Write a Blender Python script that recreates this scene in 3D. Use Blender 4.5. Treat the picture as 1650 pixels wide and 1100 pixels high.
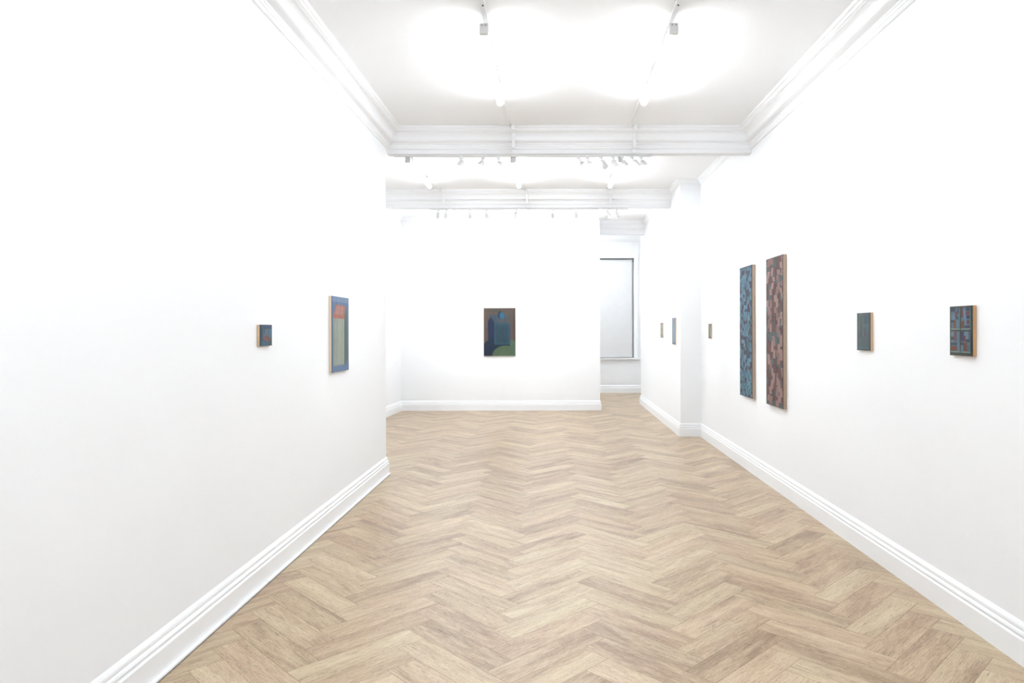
import bpy, bmesh, math, random
from mathutils import Vector, Matrix

# ------------------------------------------------------------------ clear
for o in list(bpy.data.objects):
    bpy.data.objects.remove(o)
S = bpy.context.scene
C = S.collection

# ------------------------------------------------------------------ camera
F, PW, PH = 1120.0, 1650.0, 1100.0          # focal length in pixels, frame
VX, VY, EYE = 888.0, 532.0, 1.5             # vanishing point of the room axis, lens height
cam = bpy.data.cameras.new('camera')
cam.sensor_fit = 'HORIZONTAL'
cam.sensor_width = 36.0
cam.lens = F / PW * 36.0
cam.shift_x = (PW / 2 - VX) / PW            # architectural shift lens
cam.shift_y = -(PH / 2 - VY) / PW
cam.clip_start = 0.05
cam.clip_end = 100
co = bpy.data.objects.new('camera', cam)
C.objects.link(co)
co.location = (0, 0, EYE)
co.rotation_euler = (math.radians(90), math.radians(0.12), 0)
S.camera = co

# ------------------------------------------------------------------ world, exposure
w = bpy.data.worlds.new('world')
S.world = w
w.use_nodes = True
w.node_tree.nodes['Background'].inputs[0].default_value = (0.55, 0.6, 0.68, 1)
w.node_tree.nodes['Background'].inputs[1].default_value = 0.35
S.view_settings.view_transform = 'Standard'
S.view_settings.look = 'None'
S.view_settings.exposure = 1.62
S.view_settings.gamma = 1.0
S.view_settings.use_curve_mapping = False
TUBE = 22.0          # radiance of the fluorescent diffusers
SPOT = 8.0           # watts of one track spot

# ------------------------------------------------------------------ helpers
def lin(r, g, b):
    f = lambda c: (c / 255 / 12.92) if c / 255 <= 0.04045 else ((c / 255 + 0.055) / 1.055) ** 2.4
    return (f(r), f(g), f(b), 1)

MATS = {}
def mat(name, col, rough=0.6, bump=0.0, bscale=60.0, var=0.0, vscale=20.0, spec=0.4, metal=0.0, stretch=(1, 1, 1)):
    if name in MATS:
        return MATS[name]
    m = bpy.data.materials.new(name)
    m.use_nodes = True
    nt = m.node_tree
    b = nt.nodes['Principled BSDF']
    b.inputs['Base Color'].default_value = col
    b.inputs['Roughness'].default_value = rough
    b.inputs['Specular IOR Level'].default_value = spec
    b.inputs['Metallic'].default_value = metal
    tc = nt.nodes.new('ShaderNodeTexCoord')
    mp = nt.nodes.new('ShaderNodeMapping')
    mp.inputs['Scale'].default_value = stretch
    nt.links.new(tc.outputs['Object'], mp.inputs[0])
    if var > 0:
        n = nt.nodes.new('ShaderNodeTexNoise')
        n.inputs['Scale'].default_value = vscale
        n.inputs['Detail'].default_value = 5
        nt.links.new(mp.outputs[0], n.inputs['Vector'])
        r = nt.nodes.new('ShaderNodeMapRange')
        r.inputs[1].default_value = 0.3
        r.inputs[2].default_value = 0.7
        r.inputs[3].default_value = 1 - var
        r.inputs[4].default_value = 1 + var
        nt.links.new(n.outputs[0], r.inputs[0])
        mx = nt.nodes.new('ShaderNodeVectorMath')
        mx.operation = 'SCALE'
        mx.inputs[0].default_value = col[:3]
        nt.links.new(r.outputs[0], mx.inputs['Scale'])
        nt.links.new(mx.outputs[0], b.inputs['Base Color'])
    if bump > 0:
        n = nt.nodes.new('ShaderNodeTexNoise')
        n.inputs['Scale'].default_value = bscale
        n.inputs['Detail'].default_value = 4
        nt.links.new(mp.outputs[0], n.inputs['Vector'])
        bp = nt.nodes.new('ShaderNodeBump')
        bp.inputs['Strength'].default_value = bump
        bp.inputs['Distance'].default_value = 0.002
        nt.links.new(n.outputs[0], bp.inputs['Height'])
        nt.links.new(bp.outputs[0], b.inputs['Normal'])
    MATS[name] = m
    return m

def emit_mat(name, col, strength):
    m = bpy.data.materials.new(name)
    m.use_nodes = True
    b = m.node_tree.nodes['Principled BSDF']
    b.inputs['Base Color'].default_value = (0.9, 0.9, 0.9, 1)
    b.inputs['Emission Color'].default_value = col
    b.inputs['Emission Strength'].default_value = strength
    return m

WALL = mat('white_wall_paint', (0.875, 0.885, 0.895, 1), 0.75, bump=0.25, bscale=35, spec=0.25)
CEIL = mat('white_ceiling_paint', (0.945, 0.955, 0.965, 1), 0.8, bump=0.15, bscale=25, spec=0.2)
TRIM = mat('white_gloss_trim', (0.885, 0.895, 0.905, 1), 0.4, spec=0.4)
PLASTIC = mat('white_plastic', (0.78, 0.78, 0.78, 1), 0.4)
GREYPL = mat('grey_plastic', (0.35, 0.35, 0.35, 1), 0.5)  # plain grey of the track slots and cap screws
DARK = mat('dark_metal', (0.03, 0.03, 0.03, 1), 0.5)
TUBEM2 = emit_mat('dimmer_glowing_diffuser', (0.95, 1.0, 1.055, 1), TUBE * .84)
TUBEM = emit_mat('glowing_diffuser', (0.95, 1.0, 1.055, 1), TUBE)
LENS = emit_mat('glowing_lens', (0.98, 1.0, 1.03, 1), 12.0)

def link(name, me, m, parent=None):
    o = bpy.data.objects.new(name, me)
    C.objects.link(o)
    for q in (m if isinstance(m, (list, tuple)) else [m]):
        me.materials.append(q)
    if parent:
        o.parent = parent
    return o

def obj(name, bm, m, parent=None, smooth=False):
    me = bpy.data.meshes.new(name)
    bmesh.ops.recalc_face_normals(bm, faces=bm.faces[:])
    if smooth:
        for f in bm.faces:
            f.smooth = True
    bm.to_mesh(me)
    bm.free()
    o = link(name, me, m, parent)
    if smooth:
        try:
            me.set_sharp_from_angle(angle=math.radians(35))
        except Exception:
            pass
    return o

def box(bm, x0, x1, y0, y1, z0, z1, bev=0.0, mi=0):
    r = bmesh.ops.create_cube(bm, size=1.0)
    vs = r['verts']
    for v in vs:
        v.co = Vector((x0 if v.co.x < 0 else x1, y0 if v.co.y < 0 else y1, z0 if v.co.z < 0 else z1))
    fs = set(f for v in vs for f in v.link_faces)
    for f in fs:
        f.material_index = mi
    if bev > 0:
        es = list(set(e for v in vs for e in v.link_edges))
        bmesh.ops.bevel(bm, geom=es, offset=bev, segments=2, affect='EDGES', profile=0.7)

def cyl(bm, p0, p1, r0, r1=None, n=20, caps=True, mi=0):
    r1 = r0 if r1 is None else r1
    p0, p1 = Vector(p0), Vector(p1)
    d = p1 - p0
    q = Vector((0, 0, 1)).rotation_difference(d.normalized()).to_matrix().to_4x4()
    M = Matrix.Translation((p0 + p1) / 2) @ q
    r = bmesh.ops.create_cone(bm, cap_ends=caps, segments=n, radius1=r0, radius2=r1, depth=d.length, matrix=M)
    for f in set(f for v in r['verts'] for f in v.link_faces):
        f.material_index = mi

def empty(name, loc, label, cat, group=None, rot=(0, 0, 0)):
    o = bpy.data.objects.new(name, None)
    o.empty_display_size = 0.1
    C.objects.link(o)
    o.location = loc
    o.rotation_euler = rot
    o['label'] = label
    o['category'] = cat
    if group:
        o['group'] = group
    return o

def struct(o):
    o['kind'] = 'structure'
    return o

def sweep(path, prof, side=1, closed=False):
    """profile (distance from wall, z) along a plan polyline with mitred corners; side=1: room is to the left"""
    bm = bmesh.new()
    P = [Vector(p) for p in path]
    n = len(P)
    rings = []
    def nrm(a, b):
        d = (b - a).normalized()
        return Vector((-d.y, d.x)) * side
    for i in range(n):
        if closed:
            n1, n2 = nrm(P[i - 1], P[i]), nrm(P[i], P[(i + 1) % n])
        else:
            n1 = nrm(P[max(i - 1, 0)], P[max(i, 1)])
            n2 = nrm(P[min(i, n - 2)], P[min(i + 1, n - 1)])
        mvec = (n1 + n2)
        mvec = mvec / max(mvec.length_squared / 2, 1e-6)   # mitre length
        rings.append([bm.verts.new((P[i].x + mvec.x * d, P[i].y + mvec.y * d, z)) for d, z in prof])
    k = len(prof)
    for i in range(n if closed else n - 1):
        a, b = rings[i], rings[(i + 1) % n]
        for j in range(k):
            bm.faces.new((a[j], a[(j + 1) % k], b[(j + 1) % k], b[j]))
    if not closed:
        bm.faces.new(rings[0])
        bm.faces.new(rings[-1][::-1])
    return bm

# ------------------------------------------------------------------ room dimensions (metres)
H = 3.62                 # ceiling
XL, XR = -1.727, 2.12    # walls of the near room
YE = 7.27                # end of the near left wall
B1, B2, B3 = 7.35, 10.59, 13.60   # front faces of the three ceiling beams
BZ = 3.367               # beam underside
BT = 0.11                # beam thickness
XP, YP = 1.827, 9.82     # pier on the right and the wall beyond it
YPE = 14.15              # end of that wall
YB = 13.03               # rear wall (partition) face
XBE = 0.915              # its free end
FL0, FL1 = (-3.16, YE), (-2.815, YB)   # slightly splayed far left wall
YW = 16.66               # window wall
YR = -3.2                # wall behind the photographer
XW = 2.45                # side of the window recess

# ------------------------------------------------------------------ floor: herringbone planks in one mesh
def build_floor():
    L, W = 0.6209, 0.1516
    rnd = random.Random(7)
    s2 = math.sqrt(0.5)
    ox, oy = 0.151, 3.711           # world place of pattern point (L, W)
    def wpt(a, b):
        a -= L
        b -= W
        return (ox + (a - b) * s2, oy + (a + b) * s2)
    verts, faces, uvs, cols = [], [], [], []
    g = 0.0008
    x0, x1, y0, y1 = -4.0, 3.0, -3.6, 17.2
    for i in range(-60, 130):
        for j in range(-10, 11):
            for kind in (0, 1):
                ba, bb = i * W + j * L, i * W - j * L
                if kind == 0:
                    r = (ba, bb, ba + L, bb + W)
                else:
                    r = (ba + L, bb + W - L, ba + L + W, bb + W)
                cx, cy = wpt((r[0] + r[2]) / 2, (r[1] + r[3]) / 2)
                if not (x0 < cx < x1 and y0 < cy < y1):
                    continue
                q = [(r[0] + g, r[1] + g), (r[2] - g, r[1] + g), (r[2] - g, r[3] - g), (r[0] + g, r[3] - g)]
                base = len(verts)
                for a, b in q:
                    verts.append((*wpt(a, b), 0.0))
                faces.append((base, base + 1, base + 2, base + 3))
                ru, rv = rnd.random() * 200, rnd.random() * 200
                fl = rnd.random() < 0.5
                for a, b in q:
                    u, v = (a - r[0], b - r[1]) if kind == 0 else (b - r[1], a - r[0])
                    if fl:
                        u = L - u
                    uvs.append((u + ru, v + rv))
                cols.append((rnd.random(), rnd.random(), rnd.random(), 1))
    n = len(verts)
    # dark bed seen in the hairline joints
    verts += [(x0 - .5, y0 - .5, -0.0012), (x1 + .5, y0 - .5, -0.0012), (x1 + .5, y1 + .5, -0.0012), (x0 - .5, y1 + .5, -0.0012)]
    faces.append((n, n + 1, n + 2, n + 3))
    uvs += [(0, 0)] * 4
    cols.append((0, 0, 0, 1))
    # slab underside
    n = len(verts)
    verts += [(x, y, -0.12) for x, y in ((x0 - .5, y0 - .5), (x0 - .5, y1 + .5), (x1 + .5, y1 + .5), (x1 + .5, y0 - .5))]
    faces.append((n, n + 1, n + 2, n + 3))
    uvs += [(0, 0)] * 4
    cols.append((0, 0, 0, 1))
    me = bpy.data.meshes.new('floor')
    me.from_pydata(verts, [], faces)
    uvl = me.uv_layers.new(name='grain')
    for k, uv in enumerate(uvs):
        uvl.data[k].uv = uv
    ca = me.attributes.new('plank', 'FLOAT_COLOR', 'FACE')
    for k, c in enumerate(cols):
        ca.data[k].color = c
    # material
    m = bpy.data.materials.new('oak_herringbone')
    m.use_nodes = True
    nt = m.node_tree
    N, Lk = nt.nodes, nt.links
    bs = N['Principled BSDF']
    uv = N.new('ShaderNodeUVMap')
    uv.uv_map = 'grain'
    at = N.new('ShaderNodeAttribute')
    at.attribute_name = 'plank'
    sep = N.new('ShaderNodeSeparateColor')
    Lk.new(at.outputs['Color'], sep.inputs[0])
    def mapping(sx, sy):
        mp = N.new('ShaderNodeMapping')
        mp.inputs['Scale'].default_value = (sx, sy, 1)
        Lk.new(uv.outputs[0], mp.inputs[0])
        return mp
    def noise(mp, sc, det, rough=0.6, dist=0.0):
        n = N.new('ShaderNodeTexNoise')
        n.inputs['Scale'].default_value = sc
        n.inputs['Detail'].default_value = det
        n.inputs['Roughness'].default_value = rough
        n.inputs['Distortion'].default_value = dist
        Lk.new(mp.outputs[0], n.inputs['Vector'])
        return n
    def math_(op, a, b=None, v=None):
        n = N.new('ShaderNodeMath')
        n.operation = op
        Lk.new(a, n.inputs[0])
        if b is not None:
            Lk.new(b, n.inputs[1])
        if v is not None:
            n.inputs[1].default_value = v
        return n.outputs[0]
    broad = noise(mapping(1.6, 11), 1.0, 3, 0.5, 0.8)         # broad figure bands
    swirl = noise(mapping(5, 22), 1.0, 2, 0.5, 2.2)          # cathedral figure
    fine = noise(mapping(9, 150), 1.0, 8, 0.8, 0.5)         # pores and streaks
    rings = N.new('ShaderNodeMath')
    rings.operation = 'PINGPONG'
    rings.inputs[1].default_value = 0.5
    sc = math_('MULTIPLY', swirl.outputs[0], v=12.0)
    Lk.new(sc, rings.inputs[0])
    a = math_('MULTIPLY', broad.outputs[0], v=0.46)
    b = math_('MULTIPLY', rings.outputs[0], v=0.22)
    c = math_('MULTIPLY', fine.outputs[0], v=0.66)
    t = math_('ADD', math_('ADD', a, b), c)
    pl = math_('MULTIPLY', sep.outputs[0], v=0.14)
    t = math_('SUBTRACT', math_('ADD', t, pl), v=0.15)
    ramp = N.new('ShaderNodeValToRGB')
    e = ramp.color_ramp.elements
    e[0].position, e[0].color = 0.37, lin(134, 108, 85)
    e[1].position, e[1].color = 0.74, lin(205, 190, 160)
    k = e.new(0.48); k.color = lin(166, 141, 114)
    k = e.new(0.59); k.color = lin(185, 164, 135)
    Lk.new(t, ramp.inputs[0])
    # sparse dark cracks along the grain
    cr = noise(mapping(10, 130), 1.0, 5, 0.75, 1.0)
    crr = N.new('ShaderNodeMapRange')
    crr.inputs[1].default_value, crr.inputs[2].default_value = 0.36, 0.45
    crr.inputs[3].default_value, crr.inputs[4].default_value = 0.52, 1.0
    Lk.new(cr.outputs[0], crr.inputs[0])
    # pinkish / yellowish cast from plank to plank
    tint = N.new('ShaderNodeMix')
    tint.data_type = 'RGBA'
    tint.blend_type = 'MIX'
    tint.inputs[6].default_value = (1.02, 0.985, 0.97, 1)
    tint.inputs[7].default_value = (0.98, 1.0, 0.96, 1)
    Lk.new(sep.outputs[1], tint.inputs[0])
    mul = N.new('ShaderNodeMix')
    mul.data_type = 'RGBA'
    mul.blend_type = 'MULTIPLY'
    mul.inputs[0].default_value = 1
    Lk.new(ramp.outputs[0], mul.inputs[6])
    Lk.new(tint.outputs[2], mul.inputs[7])
    sc2 = N.new('ShaderNodeVectorMath')
    sc2.operation = 'SCALE'
    Lk.new(mul.outputs[2], sc2.inputs[0])
    Lk.new(crr.outputs[0], sc2.inputs['Scale'])
    Lk.new(sc2.outputs[0], bs.inputs['Base Color'])
    rr = N.new('ShaderNodeMapRange')
    rr.inputs[3].default_value, rr.inputs[4].default_value = 0.40, 0.28
    Lk.new(fine.outputs[0], rr.inputs[0])
    Lk.new(rr.outputs[0], bs.inputs['Roughness'])
    bs.inputs['Specular IOR Level'].default_value = 0.5
    bp = N.new('ShaderNodeBump')
    bp.inputs['Strength'].default_value = 0.25
    bp.inputs['Distance'].default_value = 0.001
    Lk.new(fine.outputs[0], bp.inputs['Height'])
    Lk.new(bp.outputs[0], bs.inputs['Normal'])
    joint = mat('plank_joint', lin(120, 96, 76), 0.8)
    o = link('floor', me, [m, joint])
    me.polygons[len(faces) - 1].material_index = 1
    me.polygons[len(faces) - 2].material_index = 1
    return struct(o)
build_floor()

# ------------------------------------------------------------------ walls, ceiling, beams
def sbox(name, m, *boxes):
    bm = bmesh.new()
    for b in boxes:
        box(bm, *b)
    return struct(obj(name, bm, m))

sbox('ceiling', CEIL, (-4.5, 3.5, YR - .3, 17.2, H, H + .15))
bm = bmesh.new()      # near left wall: a corner wall, turning left at its end
pl = [(XL, YR), (XL, YE - .008), (XL - .003, YE - .002), (XL - .011, YE), (-3.40, YE), (-3.40, YE - .2), (XL - .2, YE - .2), (XL - .2, YR)]
top = [bm.verts.new((x, y, H)) for x, y in pl]
bot = [bm.verts.new((x, y, -.001)) for x, y in pl]
for i in range(len(pl)):
    j = (i + 1) % len(pl)
    bm.faces.new((bot[i], bot[j], top[j], top[i]))
bm.faces.new(top[::-1]); bm.faces.new(bot)
struct(obj('wall_left', bm, WALL))
bm = bmesh.new()      # far left wall, slightly splayed
pl = [FL0, FL1, (FL1[0] - .15, FL1[1] + .15), (FL0[0] - .15, FL0[1])]
top = [bm.verts.new((x, y, H)) for x, y in pl]
bot = [bm.verts.new((x, y, -.001)) for x, y in pl]
for i in range(4):
    j = (i + 1) % 4
    bm.faces.new((bot[i], bot[j], top[j], top[i]))
bm.faces.new(top[::-1]); bm.faces.new(bot)
struct(obj('wall_farleft', bm, WALL))
bm = bmesh.new()      # right wall with its step inwards
pl = [(XR, YR), (XR, YP), (XP, YP), (XP, YPE), (XW, YPE), (XW, YW + .2), (XW + .2, YW + .2), (XW + .2, YR)]
top = [bm.verts.new((x, y, H)) for x, y in pl]
bot = [bm.verts.new((x, y, -.001)) for x, y in pl]
for i in range(len(pl)):
    j = (i + 1) % len(pl)
    bm.faces.new((bot[i], bot[j], top[j], top[i]))
bm.faces.new(top); bm.faces.new(bot)
struct(obj('wall_right', bm, WALL))
sbox('wall_back', WALL, (FL1[0] - .15, XBE, YB, YB + .16, -.001, H))
sbox('wall_behind_camera', WALL, (XL - .2, XR + .2, YR - .2, YR, -.001, H))
sbox('wall_recess', WALL, (-1.5, -1.3, YB + .16, YW + .2, -.001, H))  # hidden side wall, set close in to bounce more light around the recess

# window wall with its opening
WX0, WX1, WZ0, WZ1 = 0.55, 1.985, 0.835, 3.225
sbox('wall_window', WALL, (-1.3, WX0, YW, YW + .2, -.001, H), (WX1, XW, YW, YW + .2, -.001, H),
     (WX0, WX1, YW, YW + .2, -.001, WZ0), (WX0, WX1, YW, YW + .2, WZ1, H))
for nm, y, xa, xb in (('trim_4', B1, XL - .01, XR), ('trim_5', B2, -3.1, XP), ('trim_6', B3, -1.3, XP)):
    bm = bmesh.new()
    box(bm, xa, xb, y, y + BT, BZ, H)
    box(bm, xa, xb, y - .006, y, BZ + .006, BZ + .016)     # bead at the lower edge
    struct(obj(nm, bm, WALL))

# ------------------------------------------------------------------ cornices and baseboards
def cove(n, a, b):
    """concave quarter between point a (low, near wall) and b (high, far from wall)"""
    out = []
    for i in range(1, n):
        t = i / n * math.pi / 2
        out.append((a[0] + (b[0] - a[0]) * (1 - math.cos(t)), a[1] + (b[1] - a[1]) * math.sin(t)))
    return out
def cornice_profile(z=H):
    lo = [(-.002, -.212), (.010, -.210), (.018, -.200), (.018, -.188), (.024, -.184), (.024, -.168), (.032, -.160), (.032, -.150),
          (.068, -.140), (.078, -.132), (.080, -.118)]
    a, b = (.080, -.112), (.130, -.052)
    hi = [(.130, -.045), (.143, -.040), (.146, -.026), (.160, -.020), (.165, -.010), (.165, .002), (-.002, .002)]
    return [(d, z + q) for d, q in lo + [a] + cove(6, a, b) + [b] + hi]
small = [(d, H + q) for d, q in [(-.002, -.062), (.008, -.060), (.014, -.050), (.022, -.046), (.034, -.030), (.046, -.022), (.050, -.012), (.062, -.010), (.062, .002), (-.002, .002)]]
struct(obj('trim_1', sweep([(XR, YR), (XR, B1), (XL, B1), (XL, YR)], cornice_profile(), 1, True), TRIM))
struct(obj('trim_2', sweep([(XP, B2), (-3.2, B2)], cornice_profile(), 1), TRIM))
struct(obj('trim_3', sweep([(XP, B3), (-1.3, B3)], cornice_profile(), 1), TRIM))
struct(obj('trim_7', sweep([(XR, B1 + BT), (XR, YP), (XP, YP), (XP, B2 + BT * 0)], small, 1), TRIM))
struct(obj('trim_8', sweep([(XP, B2 + BT), (XP, B3)], small, 1), TRIM))
struct(obj('trim_9', sweep([(FL0[0] + .02, FL0[1] + .02), (FL1[0], FL1[1]), (XBE, YB)], small, -1), TRIM))

bprof = [(-.002, -.001), (.026, -.001), (.026, .112), (.022, .117), (.016, .119), (.016, .123), (.020, .127), (.021, .134), (.017, .143),
         (.011, .147), (.011, .151), (.013, .155), (.012, .166), (.006, .178), (.0, .186), (-.002, .186)]
struct(obj('baseboard_left', sweep([(XL, YR), (XL, YE), (-3.2, YE)], bprof, -1), TRIM))
struct(obj('baseboard_back', sweep([FL0, FL1, (XBE, YB), (XBE, YB + .16)], bprof, -1), TRIM))
struct(obj('baseboard_right', sweep([(XR, YR), (XR, YP), (XP, YP), (XP, YPE), (XW, YPE), (XW, YW)], bprof, 1), TRIM))
struct(obj('baseboard_window', sweep([(XW, YW), (-1.3, YW)], bprof, 1), TRIM))
# edging strip along the foot of the left baseboard with the open joint beside it
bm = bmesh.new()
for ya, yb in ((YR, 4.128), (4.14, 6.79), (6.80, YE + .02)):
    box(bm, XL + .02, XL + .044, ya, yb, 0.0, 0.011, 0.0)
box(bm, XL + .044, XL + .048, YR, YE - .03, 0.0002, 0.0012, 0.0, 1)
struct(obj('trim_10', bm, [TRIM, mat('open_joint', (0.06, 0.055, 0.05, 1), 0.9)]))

# ------------------------------------------------------------------ window behind the roller blind
bm = bmesh.new()
cw = 0.095
for b in ((WX0 - cw, WX0, YW - .022, YW, WZ0, WZ1 + cw), (WX1, WX1 + cw, YW - .022, YW, WZ0, WZ1 + cw), (WX0, WX1, YW - .022, YW, WZ1, WZ1 + cw),
          (WX0 - cw - .01, WX1 + cw + .01, YW - .032, YW, WZ1 + cw, WZ1 + cw + .025)):
    box(bm, *b, 0.003)
win = struct(obj('window_1', bm, TRIM))
bm = bmesh.new()
box(bm, WX0 - cw - .03, WX1 + cw + .03, YW - .06, YW + .12, WZ0 - .035, WZ0, 0.006)
obj('sill', bm, TRIM, win)
bm = bmesh.new()
for b in ((WX0, WX0 + .06, YW + .12, YW + .17, WZ0, WZ1), (WX1 - .06, WX1, YW + .12, YW + .17, WZ0, WZ1), (WX0 + .06, WX1 - .06, YW + .12, YW + .17, WZ0, WZ0 + .07),
          (WX0 + .06, WX1 - .06, YW + .12, YW + .17, WZ1 - .06, WZ1), (WX0 + .06, WX1 - .06, YW + .125, YW + .165, 2.0, 2.05)):
    box(bm, *b)
sash = obj('sash', bm, TRIM, win)
g = bpy.data.materials.new('window_glass')
g.use_nodes = True
gb = g.node_tree.nodes['Principled BSDF']
gb.inputs['Transmission Weight'].default_value = 1
gb.inputs['Roughness'].default_value = 0.02
bm = bmesh.new()
box(bm, WX0 + .06, WX1 - .06, YW + .142, YW + .146, WZ0 + .07, 2.0)
box(bm, WX0 + .06, WX1 - .06, YW + .142, YW + .146, 2.05, WZ1 - .06)
obj('pane', bm, g, sash)

blind = empty('roller_blind', (1.25, YW + .03, WZ0 + .02), 'white roller blind pulled down over the tall window at the far right end', 'blind')
by = YW + .03
def rel(o, par):
    o.location = -Vector(par.location)
    return o
FAB = mat('blind_fabric', (0.70, 0.70, 0.70, 1), 0.85, bump=0.2, bscale=400, var=0.015, vscale=6)
bm = bmesh.new()
box(bm, WX0 + .015, 1.945, by, by + .002, WZ0 + .03, 3.15)
box(bm, WX0 + .015, 1.945, by - .006, by + .008, WZ0 + .012, WZ0 + .034, .003)
rel(obj('fabric', bm, FAB, blind), blind)
bm = bmesh.new()
cyl(bm, (WX0 + .012, by + .022, 3.17), (1.955, by + .022, 3.17), .024)
rel(obj('roller', bm, FAB, blind, True), blind)
bm = bmesh.new()
box(bm, WX0 + .004, 1.975, by - .03, by + .03, 3.200, 3.212)
box(bm, 1.958, 1.972, by - .03, by + .03, 3.135, 3.2)
rel(obj('bracket', bm, mat('grey_bracket', (0.16, 0.16, 0.16, 1), 0.5), blind), blind)
bm = bmesh.new()
for q in range(0, 150):
    z = 3.14 - q * 0.0153
    if z < WZ0 + .02:
        break
    r = bmesh.ops.create_icosphere(bm, subdivisions=1, radius=.0068 if z > 1.19 else .0078, matrix=Matrix.Translation((1.962, by - .018, z)))
    if q % 2 == 0:
        bmesh.ops.create_icosphere(bm, subdivisions=1, radius=.0055, matrix=Matrix.Translation((1.962, by + .016, z)))
cyl(bm, (1.962, by - .018, 3.14), (1.962, by - .018, WZ0 + .02), .004, n=6)
ch = rel(obj('bead_chain', bm, mat('grey_beads', (0.30, 0.30, 0.31, 1), 0.4), blind), blind)
ch['label'] = 'grey bead chain'

# ------------------------------------------------------------------ surface trunking along the ceiling
def trunking(x, label, y0, y1, beams, wd=.032, dp=.016):
    t = empty('cable_trunking', (x, (y0 + y1) / 2, H - dp), label, 'trunking', 'white trunking runs on the ceiling')
    bm = bmesh.new()
    box(bm, x - wd / 2, x + wd / 2, y0, y1, H - dp, H - .0002, .003)
    c = rel(obj('cover', bm, TRIM, t), t)
    for yb in beams:      # piece down the face of the beam
        bm = bmesh.new()
        box(bm, x + .05 - wd / 2, x + .05 + wd / 2, yb - .012 - dp, yb - .006, BZ, H - .215, .003)
        box(bm, x + .05 - wd / 2, x + .05 + wd / 2, yb - .19, yb - .166, H - .05, H - .0, .003)
        box(bm, x + .05 - wd / 2, x + .05 + wd / 2, yb - .10, yb - .075, H - .215, H - .04, .003)
        rel(obj('drop', bm, TRIM, t), t)
    return t
tr = []
ROWS = (-.44, .825)
names = {-.44: 'left', .825: 'right'}
for x in ROWS:
    t = trunking(x, 'white %s trunking on the near ceiling, running over its tube light to the first beam' % ('left-hand' if x < 0 else 'right-hand'),
                 -3.0, B1 - .166, (B1,))
    bm = bmesh.new()
    cyl(bm, (x + .002, 4.50, H - .0200), (x + .002, 4.50, H - .016), .006, n=12)
    s = rel(obj('screw', bm, DARK, t), t)
    s['label'] = 'small black screw'
for x in (-1.70, -.44, .825):
    which = {-1.70: 'left-hand', -.44: 'middle', .825: 'right-hand'}[x]
    trunking(x + .03, 'white %s trunking on the ceiling between the first and second beam' % which, B1 + BT, B2 - .166, (B2,) if x > -1 else (B2,))

# ------------------------------------------------------------------ fluorescent battens
def make_batten():
    LN = 1.5
    t = empty('batten_light', (0, 0, 0), '', 'ceiling light')
    bm = bmesh.new()
    box(bm, -.024, .024, -LN / 2 + .02, LN / 2 - .02, .022, .062, .004)
    obj('housing', bm, PLASTIC, t)
    bm = bmesh.new()      # U-shaped diffuser
    prof = [(-.0275, .0285)]
    for i in range(13):
        a = math.pi + i / 12 * math.pi
        prof.append((.0275 * math.cos(a), .022 + .026 * math.sin(a)))
    prof.append((.0275, .0285))
    ra = [bm.verts.new((x, -LN / 2 + .03, z)) for x, z in prof]
    rb = [bm.verts.new((x, LN / 2, z)) for x, z in prof]
    for i in range(len(prof) - 1):
        bm.faces.new((ra[i], ra[i + 1], rb[i + 1], rb[i]))
    bm.faces.new((ra[0], rb[0], rb[-1], ra[-1]))
    bm.faces.new(ra); bm.faces.new(rb)
    obj('diffuser', bm, TUBEM, t, True)
    bm = bmesh.new()
    box(bm, -.031, .031, -LN / 2 - .006, -LN / 2 + .03, -.008, .064, .007)
    for sx in (-.012, .012):
        cyl(bm, (sx, -LN / 2 - .0068, .050), (sx, -LN / 2 - .004, .050), .0055, n=10, mi=1)
    obj('end_cap', bm, [mat('grey_white_cap', (.74, .74, .74, 1), .45), GREYPL], t)
    for sy in (-.5, .5):
        bm = bmesh.new()
        box(bm, -.014, .014, sy - .015, sy + .015, .060, .1095, .002)
        obj('mounting_clip', bm, PLASTIC, t)
    return t
bat = make_batten()
def dup(root):
    r = root.copy()
    C.objects.link(r)
    for c in list(root.children):
        d = c.copy()
        C.objects.link(d)
        d.parent = r
        for s_ in list(c.children):
            e_ = s_.copy()
            C.objects.link(e_)
            e_.parent = d
    return r
spots_b = [
    (-.447, 5.41, 'glowing white tube light on the near ceiling, left of the near pair'),
    (.828, 5.41, 'glowing white tube light on the near ceiling, right of the near pair'),
    (-1.695, 8.98, 'glowing white tube light just behind the first beam, leftmost of three'),
    (-.445, 8.98, 'glowing white tube light just behind the first beam, middle of three'),
    (.828, 8.98, 'glowing white tube light just behind the first beam, rightmost of three'),
    (-.445, 2.0, 'added white fill tube, unseen on the near ceiling, above and left of the photographer'),  # this and the next three: out-of-view tubes added to light the near room
    (.828, 2.0, 'added white fill tube, unseen on the near ceiling, above and right of the photographer'),
    (-.445, -1.4, 'added white fill tube, unseen on the ceiling behind the photographer, left one'),
    (.828, -1.4, 'added white fill tube, unseen on the ceiling behind the photographer, right one'),
    (-1.695, 11.9, 'glowing white tube light just behind the second beam, leftmost of three'),
    (-.445, 11.9, 'glowing white tube light just behind the second beam, middle of three'),
    (.828, 11.9, 'glowing white tube light just behind the second beam, rightmost of three'),
    (.85, 15.3, 'added white fill tube, hidden on the ceiling of the window recess, nearest its open end'),  # this and the next two: hidden tubes added to brighten the window recess
    (-.1, 15.3, 'added white fill tube, hidden in the window recess, second from its open end'),
    (-.95, 15.3, 'added white fill tube, hidden in the window recess, farthest from its open end'),
]
DIM = None
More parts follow.
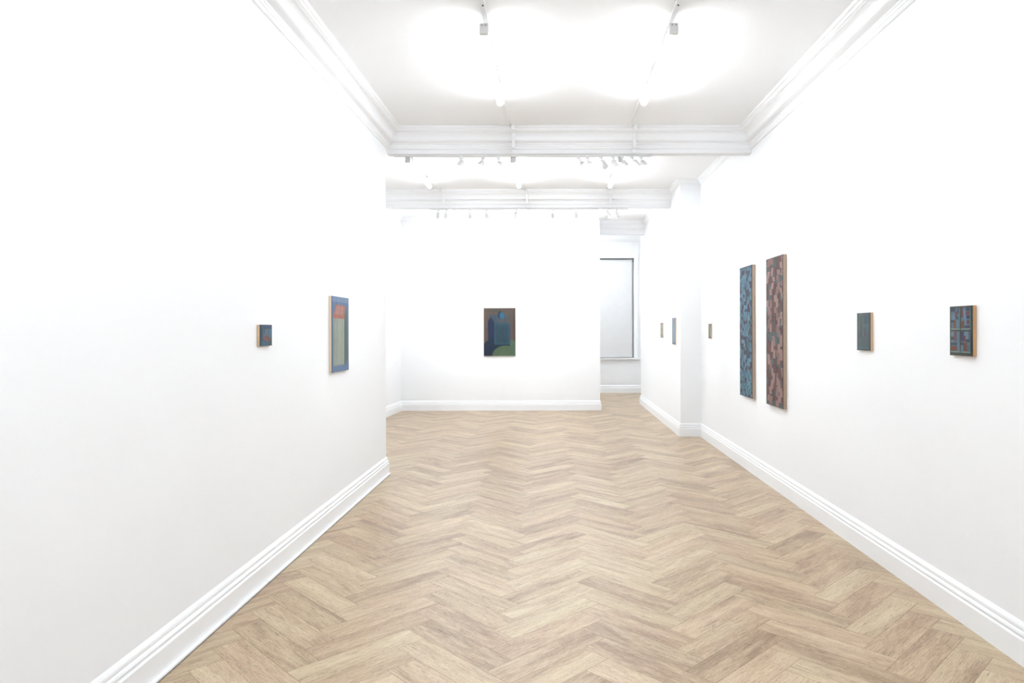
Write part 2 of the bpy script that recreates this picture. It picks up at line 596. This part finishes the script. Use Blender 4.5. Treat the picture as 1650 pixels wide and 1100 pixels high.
for i, (x, y, lb) in enumerate(spots_b):
    o = bat if i == 0 else dup(bat)
    o.location = (x, y, H - .017 - .1095)
    o['label'] = lb
    o['group'] = 'ceiling tube lights'
    if B1 < y < B3:                     # the tubes beyond the first beam are dimmer
        for c in o.children:
            if c.name.startswith('diffuser'):
                if DIM is None:
                    DIM = c.data.copy()
                    DIM.materials[0] = TUBEM2
                c.data = DIM
bm = bmesh.new()
box(bm, .85 - .018, .85 + .018, 14.2, 16.5, H - .018, H, .003)
t = obj('cable_trunking', bm, PLASTIC)
t['label'] = 'white trunking on the ceiling of the window recess'
t['category'] = 'trunking'
t['group'] = 'white trunking runs on the ceiling'

# ------------------------------------------------------------------ lighting tracks and spots
def px(x, Y):
    return (x - VX) / F * Y
def track(name_label, xa, xb, y):
    t = empty('lighting_track', ((xa + xb) / 2, y, BZ - .018), name_label, 'lighting track', 'lighting tracks under the beams')
    bm = bmesh.new()
    box(bm, xa, xb, y - .018, y + .018, BZ - .018, BZ, .0015)
    rel(obj('rail', bm, PLASTIC, t), t)
    bm = bmesh.new()
    box(bm, xa + .01, xb - .01, y - .006, y + .006, BZ - .0187, BZ - .0170)
    s = rel(obj('conductor_slot', bm, GREYPL, t), t)
    s['label'] = 'grey conductor slot'
YA, YB2 = B1 + .055, B2 + .055
track('white lighting track fixed under the first beam, nearer of the two', XL + .05, px(1050, YA), YA)
track('white lighting track fixed under the second beam, farther of the two', px(692, YB2), px(1012, YB2), YB2)

HM, AM = PLASTIC, PLASTIC
def spot_parts(root, side, drop, direction, power, light):
    """adapter at the origin (top), stem and lamp head turned to direction"""
    d = Vector(direction).normalized()
    bm = bmesh.new()
    box(bm, -.017, .017, -.017, .017, -.022, 0, .003)
    obj('adapter', bm, PLASTIC, root)
    hp = Vector((side, 0, -drop))
    bm = bmesh.new()
    cyl(bm, (0, 0, -.02), hp * .55 + Vector((0, 0, -.01)), .006, n=10)
    cyl(bm, hp * .55 + Vector((0, 0, -.01)), hp, .006, n=10)
    obj('stem', bm, PLASTIC, root, True)
    bm = bmesh.new()
    a, b = hp - d * .045, hp + d * .040
    cyl(bm, a, b, .026, .031, n=24)
    cyl(bm, a - d * .012, a, .018, .026, n=24)
    h = obj('lamp_head', bm, PLASTIC, root, True)
    bm = bmesh.new()
    cyl(bm, b - d * .001, b + d * .0015, .026, n=24)
    obj('lens', bm, LENS, h)
    if light:
        l = bpy.data.lights.new('spot_beam', 'SPOT')
        l.energy = power
        l.spot_size = math.radians(55)
        l.spot_blend = 0.9
        l.shadow_soft_size = .05
        l.color = (.95, 1.0, 1.06)
        lo = bpy.data.objects.new('spot_beam', l)
        C.objects.link(lo)
        lo.parent = root
        lo.location = b + d * .012
        lo.rotation_euler = (-d).to_track_quat('Z', 'Y').to_euler()

P = {'P1': (XL, 4.16, 1.47), 'P2': (XL, 5.6, 1.45), 'P3': (-.96, YB, 1.45), 'P4': (XR, 3.5, 1.5), 'P5': (XR, 4.7, 1.5),
     'P6': (XR, 6.4, 1.7), 'P6b': (XR, 6.4, 1.2), 'P7': (XR, 7.35, 1.7), 'P7b': (XR, 7.3, 1.3), 'P8': (XR, 9.2, 1.5), 'P9': (XP, 10.2, 1.5), 'P10': (XP, 11.4, 1.5),
     'W1': (-2.0, YB, 1.8), 'W2': (.1, YB, 1.8), 'FL': (-2.9, 10.6, 1.6), 'F1': (-.4, 9.2, 0.3), 'R2': (.5, YB, 1.5), 'LW': (XL, 6.3, 1.6)}
rowA = [(744, 742, 'LW', 'leftmost head, facing the left wall'), (779, 775, 'P2', 'second head from the left, facing left'),
        (804, 804, 'P1', 'third head from the left'),
        (933, 941, 'P4', 'first head of the right-hand cluster'), (947, 952, 'P5', 'second head of the right-hand cluster'),
        (969, 974, 'P8', 'third head of the right-hand cluster, turned away'), (989, 992, 'P7b', 'fourth head of the right-hand cluster'),
        (1003, 1008, 'P6b', 'fifth head of the right-hand cluster'), (1019, 1027, 'P7', 'sixth head of the right-hand cluster'),
        (1033, 1039, 'P6', 'rightmost head of the cluster')]
rowB = [(707, 706, 'W1', 'leftmost head'), (720, 719, 'W1', 'second head from the left'),
        (757, 758, 'P3', 'third head from the left'), (784, 785, 'P3', 'fourth head from the left'), (833, 831, 'P3', 'fifth head, nearly above the house painting'),
        (891, 891, 'W2', 'fourth head from the right'), (929, 929, 'R2', 'third head from the right'),
        (979, 981, 'P9', 'second head from the right'), (994, 994, 'P10', 'rightmost head')]
for row, Y, lab in ((rowA, YA, 'white track spotlight under the first beam, '), (rowB, YB2, 'white track spotlight under the second beam, ')):
    for ax, hx, tg, lb in row:
        X = px(ax, Y)
        side = px(hx, Y) - X
        loc = Vector((X, Y, BZ - .018))
        e = empty('track_spotlight', loc, lab + lb, 'spotlight', 'track spotlights on the first beam' if Y == YA else 'track spotlights on the second beam')
        hp = loc + Vector((side, 0, -.085))
        d = Vector(P[tg]) - hp
        spot_parts(e, side, .085, d, SPOT, True)

# ------------------------------------------------------------------ paintings
WOOD = mat('pine_edge', lin(222, 188, 148), 0.6, var=.16, vscale=14, stretch=(1, 1, 0.12))
WOOD2 = mat('knotty_pine_edge', lin(203, 158, 108), 0.6, var=.25, vscale=10, stretch=(1, 1, 0.2))
LINEN = mat('raw_linen_edge', lin(172, 152, 132), 0.85, var=.06, vscale=60)
PALE = mat('pale_wood_edge', lin(228, 208, 178), 0.6, var=.08, vscale=14, stretch=(1, 1, 0.12))
def paint(r, g, b, gain=.60, sat=.84, var=.10):
    c = lin(r, g, b)
    y = .3 * c[0] + .6 * c[1] + .1 * c[2]
    c = tuple((y + (q - y) * sat) * gain for q in c[:3]) + (1,)
    return mat('paint_%d_%d_%d_%d' % (r, g, b, gain * 100), c, 0.65, var=var, vscale=26, bump=.3, bscale=120, spec=.25, stretch=(1, 1, .35))

def painting(wall, w0, ya, yb, z0, z1, t, label, edge, base, shapes, group=None, gain=.60, sat=.84):
    """wall: 'L','R','B'; on side walls ya<yb are distances along the room; shapes are polygons in 0..1 canvas
    coordinates (left to right as seen, bottom to top) with a colour; later ones lie over earlier ones"""
    wd, ht = yb - ya, z1 - z0
    w0 += {'L': .002, 'R': -.002, 'B': -.002}[wall]      # hangs a hair off the plaster
    t -= .002
    if wall == 'L':
        org, U, Nn = Vector((w0, ya, z0)), Vector((0, 1, 0)), Vector((1, 0, 0))
    elif wall == 'R':
        org, U, Nn = Vector((w0, yb, z0)), Vector((0, -1, 0)), Vector((-1, 0, 0))
    else:
        org, U, Nn = Vector((ya, w0, z0)), Vector((1, 0, 0)), Vector((0, -1, 0))
    e = empty('painting', org + U * wd / 2, label, 'painting', group)
    M = Matrix.Identity(4)
    M.col[0][:3] = U; M.col[1][:3] = Nn; M.col[2][:3] = (0, 0, 1)
    def P3(u, v, n):
        return U * (u * wd - wd / 2) + Nn * n + Vector((0, 0, v * ht))
    bm = bmesh.new()
    r = bmesh.ops.create_cube(bm, size=1)
    for v in r['verts']:
        v.co = P3(v.co.x + .5, v.co.z + .5, (v.co.y + .5) * (t - .0012))
    obj('panel', bm, edge, e)
    bm = bmesh.new()
    r = bmesh.ops.create_cube(bm, size=1)
    for v in r['verts']:
        v.co = P3(v.co.x + .5, v.co.z + .5, t - .0012 if v.co.y < 0 else t)
    cols = [base]
    zi = 0
    for poly, c in shapes:
        if c not in cols:
            cols.append(c)
        zi += 1
        n = t + .00012 + zi * .000004 * (1 if len(shapes) > 60 else 20)
        vs = [bm.verts.new(P3(min(max(u, 0), 1), min(max(v, 0), 1), n)) for u, v in poly]
        f = bm.faces.new(vs)
        f.material_index = cols.index(c)
    me = bpy.data.meshes.new('canvas')
    bm.normal_update()
    for f in bm.faces:
        if len(f.verts) >= 3 and f.calc_center_median().dot(Nn) > t - .0002 and f.normal.dot(Nn) < 0:
            f.normal_flip()
    bm.to_mesh(me)
    bm.free()
    link('canvas', me, [paint(*c, gain, sat) for c in cols], e)
    return e

def rect(u0, u1, v0, v1):
    return [(u0, v0), (u1, v0), (u1, v1), (u0, v1)]
def ell(cu, cv, ru, rv, n=28, a0=0, a1=2 * math.pi):
    return [(cu + ru * math.cos(a0 + (a1 - a0) * i / n), cv + rv * math.sin(a0 + (a1 - a0) * i / n)) for i in range(n + (0 if a1 - a0 > 6.28 else 1))]

# small picture on the left wall
painting('L', XL, 4.079, 4.254, 1.411, 1.537, .017, 'small dark blue picture with a red roof shape, alone nearest on the left wall', WOOD, (64, 88, 104), [
    (rect(0, .16, 0, 1), (45, 72, 84)), (rect(.1, .98, .86, 1), (66, 86, 116)), (rect(.3, .7, .42, .8), (84, 110, 134)),
    (rect(.36, .42, .58, .84), (58, 80, 96)), (rect(.74, .96, .4, .8), (78, 112, 140)), (rect(.70, .74, .0, .85), (62, 68, 70)),
    (rect(.12, .7, .03, .26), (62, 98, 118)), ([(.32, .38), (.52, .55), (.70, .40), (.70, .18), (.52, .22), (.30, .33)], (116, 86, 78)),
    ([(.24, .34), (.70, .16), (.72, .24), (.32, .42)], (140, 78, 80)), ([(.76, .22), (.98, .26), (.98, .44), (.76, .40)], (96, 94, 92)),
    (rect(.97, 1, 0, 1), (52, 66, 72))], gain=.9)
# larger painting on the left wall
painting('L', XL, 5.399, 5.857, 1.172, 1.773, .021, 'blue painting of a pale green block with orange lid, on the left wall', PALE, (98, 126, 164), [
    (rect(0, .05, 0, 1), (82, 106, 150)), (rect(.05, 1, .02, .085), (100, 130, 168)), (rect(.05, 1, .93, 1), (120, 146, 182)),
    ([(.70, .72), (.84, .90), (.92, .74), (.94, .15), (.76, .06), (.70, .1)], (98, 118, 118)),
    ([(.70, .70), (.78, .80), (.90, .70), (.90, .16), (.74, .09), (.70, .09)], (92, 110, 106)),
    (rect(.10, .70, .085, .72), (148, 160, 142)), (rect(.34, .58, .10, .72), (158, 168, 154)), (rect(.66, .715, .09, .72), (166, 176, 162)),
    ([(.08, .725), (.10, .755), (.26, .895), (.80, .885), (.70, .715)], (180, 112, 94)), ([(.16, .765), (.30, .88), (.70, .87), (.62, .765)], (184, 128, 116)),
    ([(.08, .715), (.70, .705), (.72, .745), (.09, .755)], (186, 104, 84))], gain=.80, sat=.80)
# house painting on the rear wall
painting('B', YB, -1.259, -.667, 1.024, 1.918, .028, 'blue house painting with a round moon over brown and green, alone on the rear wall', PALE, (112, 98, 92), [
    (rect(0, .08, .3, 1), (118, 102, 92)), (rect(.10, .55, .92, .98), (104, 96, 88)), (rect(.62, .95, .70, .86), (108, 98, 90)), (rect(.94, 1, .3, 1), (104, 84, 76)),
    ([(.82, .0), (1, 0), (1, .30), (.9, .335), (.82, .345)], (100, 126, 100)),
    ([(0, 0), (1, 0), (1, .2), (.80, .26), (.14, .33), (.02, .28), (0, .26)], (46, 60, 82)), ([(0, .27), (.09, .335), (.02, .26)], (120, 118, 100)),
    (ell(.68, .0, .41, .215, 24, 0, math.pi), (104, 128, 100)),
    ([(.84, 0), (1, 0), (1, .25), (.9, .20), (.84, .22)], (98, 126, 102)), (rect(.82, .96, .10, .32), (102, 128, 104)),
    ([(.14, .30), (.33, .24), (.33, .69), (.23, .86), (.13, .72)], (44, 64, 90)), ([(.19, .40), (.26, .38), (.26, .68), (.22, .76), (.19, .68)], (56, 60, 92)),
    ([(.23, .865), (.19, .80), (.27, .78)], (62, 88, 118)),
    ([(.23, .86), (.74, .86), (.83, .685), (.34, .685)], (94, 100, 106)), ([(.25, .86), (.42, .86), (.46, .70), (.34, .69)], (82, 96, 112)),
    (rect(.33, .83, .235, .685), (62, 98, 112)), (rect(.38, .76, .28, .64), (60, 88, 102)), (rect(.78, .83, .235, .685), (64, 98, 134)),
    (rect(.33, .38, .25, .64), (66, 100, 116)),
    (ell(.545, .845, .105, .078, 26), (36, 70, 88)), (ell(.575, .842, .075, .075, 24), (70, 128, 160)), (ell(.52, .92, .06, .016, 14), (52, 84, 76))], gain=.55, sat=1.0)
# two small pictures nearest on the right wall
pan = []
for (ua, ub) in ((.06, .46), (.52, .93)):
    for (va, vb) in ((.56, .97), (.10, .49)):
        pan.append((rect(ua, ub, va, vb), (92, 122, 140)))
        rr = random.Random(int(ua * 100 + va * 1000))
        cu = [(120, 78, 70), (88, 116, 140), (66, 80, 92), (112, 74, 64), (96, 134, 148), (86, 66, 78)]
        wd, ht = ub - ua, vb - va
        def q_(a_, b_, c_, d_, c):
            pan.append((rect(ua + wd * a_, ua + wd * b_, va + ht * c_, va + ht * d_), c))
        rust, wine, slate, sky, navy = (126, 80, 68), (120, 70, 76), (70, 82, 96), (100, 134, 158), (74, 68, 100)
        if (ua, va) == (.06, .56):
            q_(0, .5, .82, 1, slate); q_(0, .45, .38, .7, sky); q_(.45, .66, .5, .82, wine); q_(.3, .55, 0, .42, rust)
            q_(.0, .3, .28, .38, slate); q_(.6, .85, 0, .4, sky); q_(.55, .8, .42, .56, (60, 90, 90)); q_(.66, .9, .7, 1, (78, 92, 112))
        elif (ua, va) == (.52, .56):
            q_(.0, .2, .5, 1, wine); q_(.22, .48, .45, .88, sky); q_(.5, .9, .82, 1, slate); q_(.5, .86, .62, .8, (124, 74, 82))
            q_(.0, .34, .0, .34, rust); q_(.36, .56, .1, .5, sky); q_(.56, .9, .44, .60, navy); q_(.6, .85, .2, .38, wine); q_(.4, .9, 0, .12, slate)
        elif (ua, va) == (.06, .10):
            q_(.0, .3, .74, 1, sky); q_(.35, .6, .5, 1, rust); q_(.62, .9, .55, 1, (92, 120, 150)); q_(0, .3, .42, .52, sky)
            q_(0, .34, .55, .72, slate); q_(.0, .7, .28, .42, slate); q_(.0, .72, .0, .24, rust); q_(.74, .95, 0, .4, sky)
        else:
            q_(.0, .3, .5, 1, navy); q_(.34, .8, .62, .96, sky); q_(.82, .96, .5, 1, wine); q_(.3, .5, .5, .78, wine); q_(0, .3, .3, .45, slate)
            q_(.26, .66, .0, .44, rust); q_(0, .24, 0, .28, sky); q_(.7, .95, 0, .28, (84, 118, 140)); q_(.5, .9, .46, .6, slate); q_(.3, .36, .04, .4, (104, 62, 60))
        pan.append((rect(ub - .03, ub + .005, va - .02, vb), (98, 132, 124)))
        pan.append((rect(ua - .005, ub + .01, va - .035, va - .008), (130, 158, 150)))
painting('R', XR, 3.462, 3.661, 1.365, 1.620, .0195, 'small picture of four striped window panes, nearest on the right wall', WOOD2, (80, 84, 80), pan, gain=.74)
painting('R', XR, 4.575, 4.776, 1.361, 1.613, .0176, 'small plain grey-teal picture between the four-pane picture and tall brown panel', WOOD, (94, 108, 114), [
    (rect(.0, .12, 0, 1), (84, 100, 112)), (rect(.14, .2, .5, .9), (108, 124, 122)), (rect(.24, .42, .45, .92), (92, 104, 98)), (rect(.42, .48, .38, .88), (118, 130, 126)),
    (rect(.52, .86, .72, .92), (82, 102, 116)), (rect(.50, .88, .60, .70), (98, 118, 128)), (rect(.70, .84, .45, .58), (92, 116, 138)), (rect(.24, .36, .36, .45), (96, 88, 96)),
    (rect(.52, .66, .38, .52), (98, 98, 100)), (rect(.08, .9, .08, .34), (92, 110, 114)), (rect(.06, .90, .04, .08), (100, 120, 132)), (rect(.12, .46, .93, .97), (112, 122, 118)),
    (rect(.92, 1, 0, 1), (72, 84, 96)), (rect(.0, 1, 0, .03), (62, 82, 92))], gain=.72)
# tall mosaic-like panels
def mosaic(seed, cols, rows, cset, skew, sizes):
    r = random.Random(seed)
    out = []
    for j in range(rows):
        v = (j + .5) / rows
        for i in range(cols):
            u = (i + .5 + (.35 if j % 2 else -.1)) / cols
            c = r.choice(cset)
            if c is None:
                continue
            k = 1 + sizes * (1 - v)
            hw = .46 / cols * r.uniform(.65, 1.05)
            hh = .62 / rows * r.uniform(.6, 1.15) * k
            s_ = r.uniform(-skew, skew)
            uu = u + r.uniform(-.1, .1) / cols
            vv = v + r.uniform(-.2, .2) / rows
            q = [(uu - hw - s_, vv - hh), (uu + hw - s_, vv - hh + r.uniform(-.004, .004)), (uu + hw + s_, vv + hh), (uu - hw + s_, vv + hh + r.uniform(-.004, .004))]
            q = [(min(max(a, .015), .975), min(max(b, .004), .996)) for a, b in q]
            if abs(q[0][0] - q[1][0]) < .02 or abs(q[0][1] - q[3][1]) < .003:
                continue
            out.append((q, c))
    return out
brown = mosaic(3, 6, 28, [(104, 78, 74), (86, 104, 104), (104, 74, 70), (80, 98, 98), (82, 98, 98), (94, 66, 64)], .02, .3) + \
    mosaic(5, 5, 24, [(158, 126, 122), (146, 114, 110), None, None, (140, 106, 100), None, (156, 126, 116), None, (112, 78, 72), None], .035, .4)
brown.append((rect(.975, 1, 0, 1), (72, 42, 42)))
painting('R', XR, 6.248, 6.742, .786, 2.180, .0335, 'tall brown and pink patchwork panel, nearer of the tall pair on the right', LINEN, (90, 80, 80), brown, 'tall patchwork panels on the right wall', .78, .9)
blue = mosaic(11, 8, 34, [(86, 84, 106), (84, 74, 94), (72, 98, 112), (96, 82, 90), (80, 92, 104)], .012, .1) + \
    mosaic(13, 7, 34, [(110, 156, 182), None, (98, 142, 168), (92, 134, 158), (94, 144, 152), (90, 74, 92), None, (112, 160, 184)], .018, .1)
blue.append((rect(.96, 1, 0, 1), (56, 72, 84)))
blue.append((rect(0, 1, .992, 1), (66, 78, 92)))
painting('R', XR, 7.204, 7.678, .786, 2.177, .035, 'tall blue and violet patchwork panel, farther of the tall pair on the right', LINEN, (86, 100, 120), blue, 'tall patchwork panels on the right wall', .64, .85)
painting('R', XR, 9.147, 9.288, 1.389, 1.582, .018, 'tiny olive grey picture on the right wall just before the projecting pier', WOOD, (148, 152, 138), [
    (rect(.1, .9, .8, .96), (128, 134, 122)), (rect(.35, .5, .82, .96), (178, 184, 170)), (rect(.1, .55, .1, .78), (138, 144, 130)), (rect(.2, .9, .02, .1), (96, 92, 86))], gain=.75)
painting('R', XP, 10.12, 10.39, 1.289, 1.680, .017, 'slim blue grey picture just beyond the pier, right of the tiny beige one', PALE, (142, 160, 172), [
    (rect(0, .3, 0, 1), (128, 140, 156)), (rect(.1, .9, .80, .97), (146, 152, 166)), (rect(.35, .85, .12, .68), (146, 168, 180)), (rect(.5, .75, .64, .74), (140, 176, 182)),
    (rect(.1, .9, .0, .06), (96, 106, 112)), (rect(.9, 1, 0, 1), (130, 112, 106))], gain=.8)
painting('R', XP, 11.28, 11.53, 1.376, 1.621, .014, 'tiny beige picture with a pinkish top, farthest on the right beyond the pier', PALE, (176, 168, 154), [
    (rect(0, 1, .86, 1), (188, 150, 142)), (rect(0, .6, .62, .74), (172, 176, 158)), (rect(.2, .8, .08, .26), (164, 150, 144)), (rect(.1, .9, .4, .6), (170, 162, 150))], gain=.8)
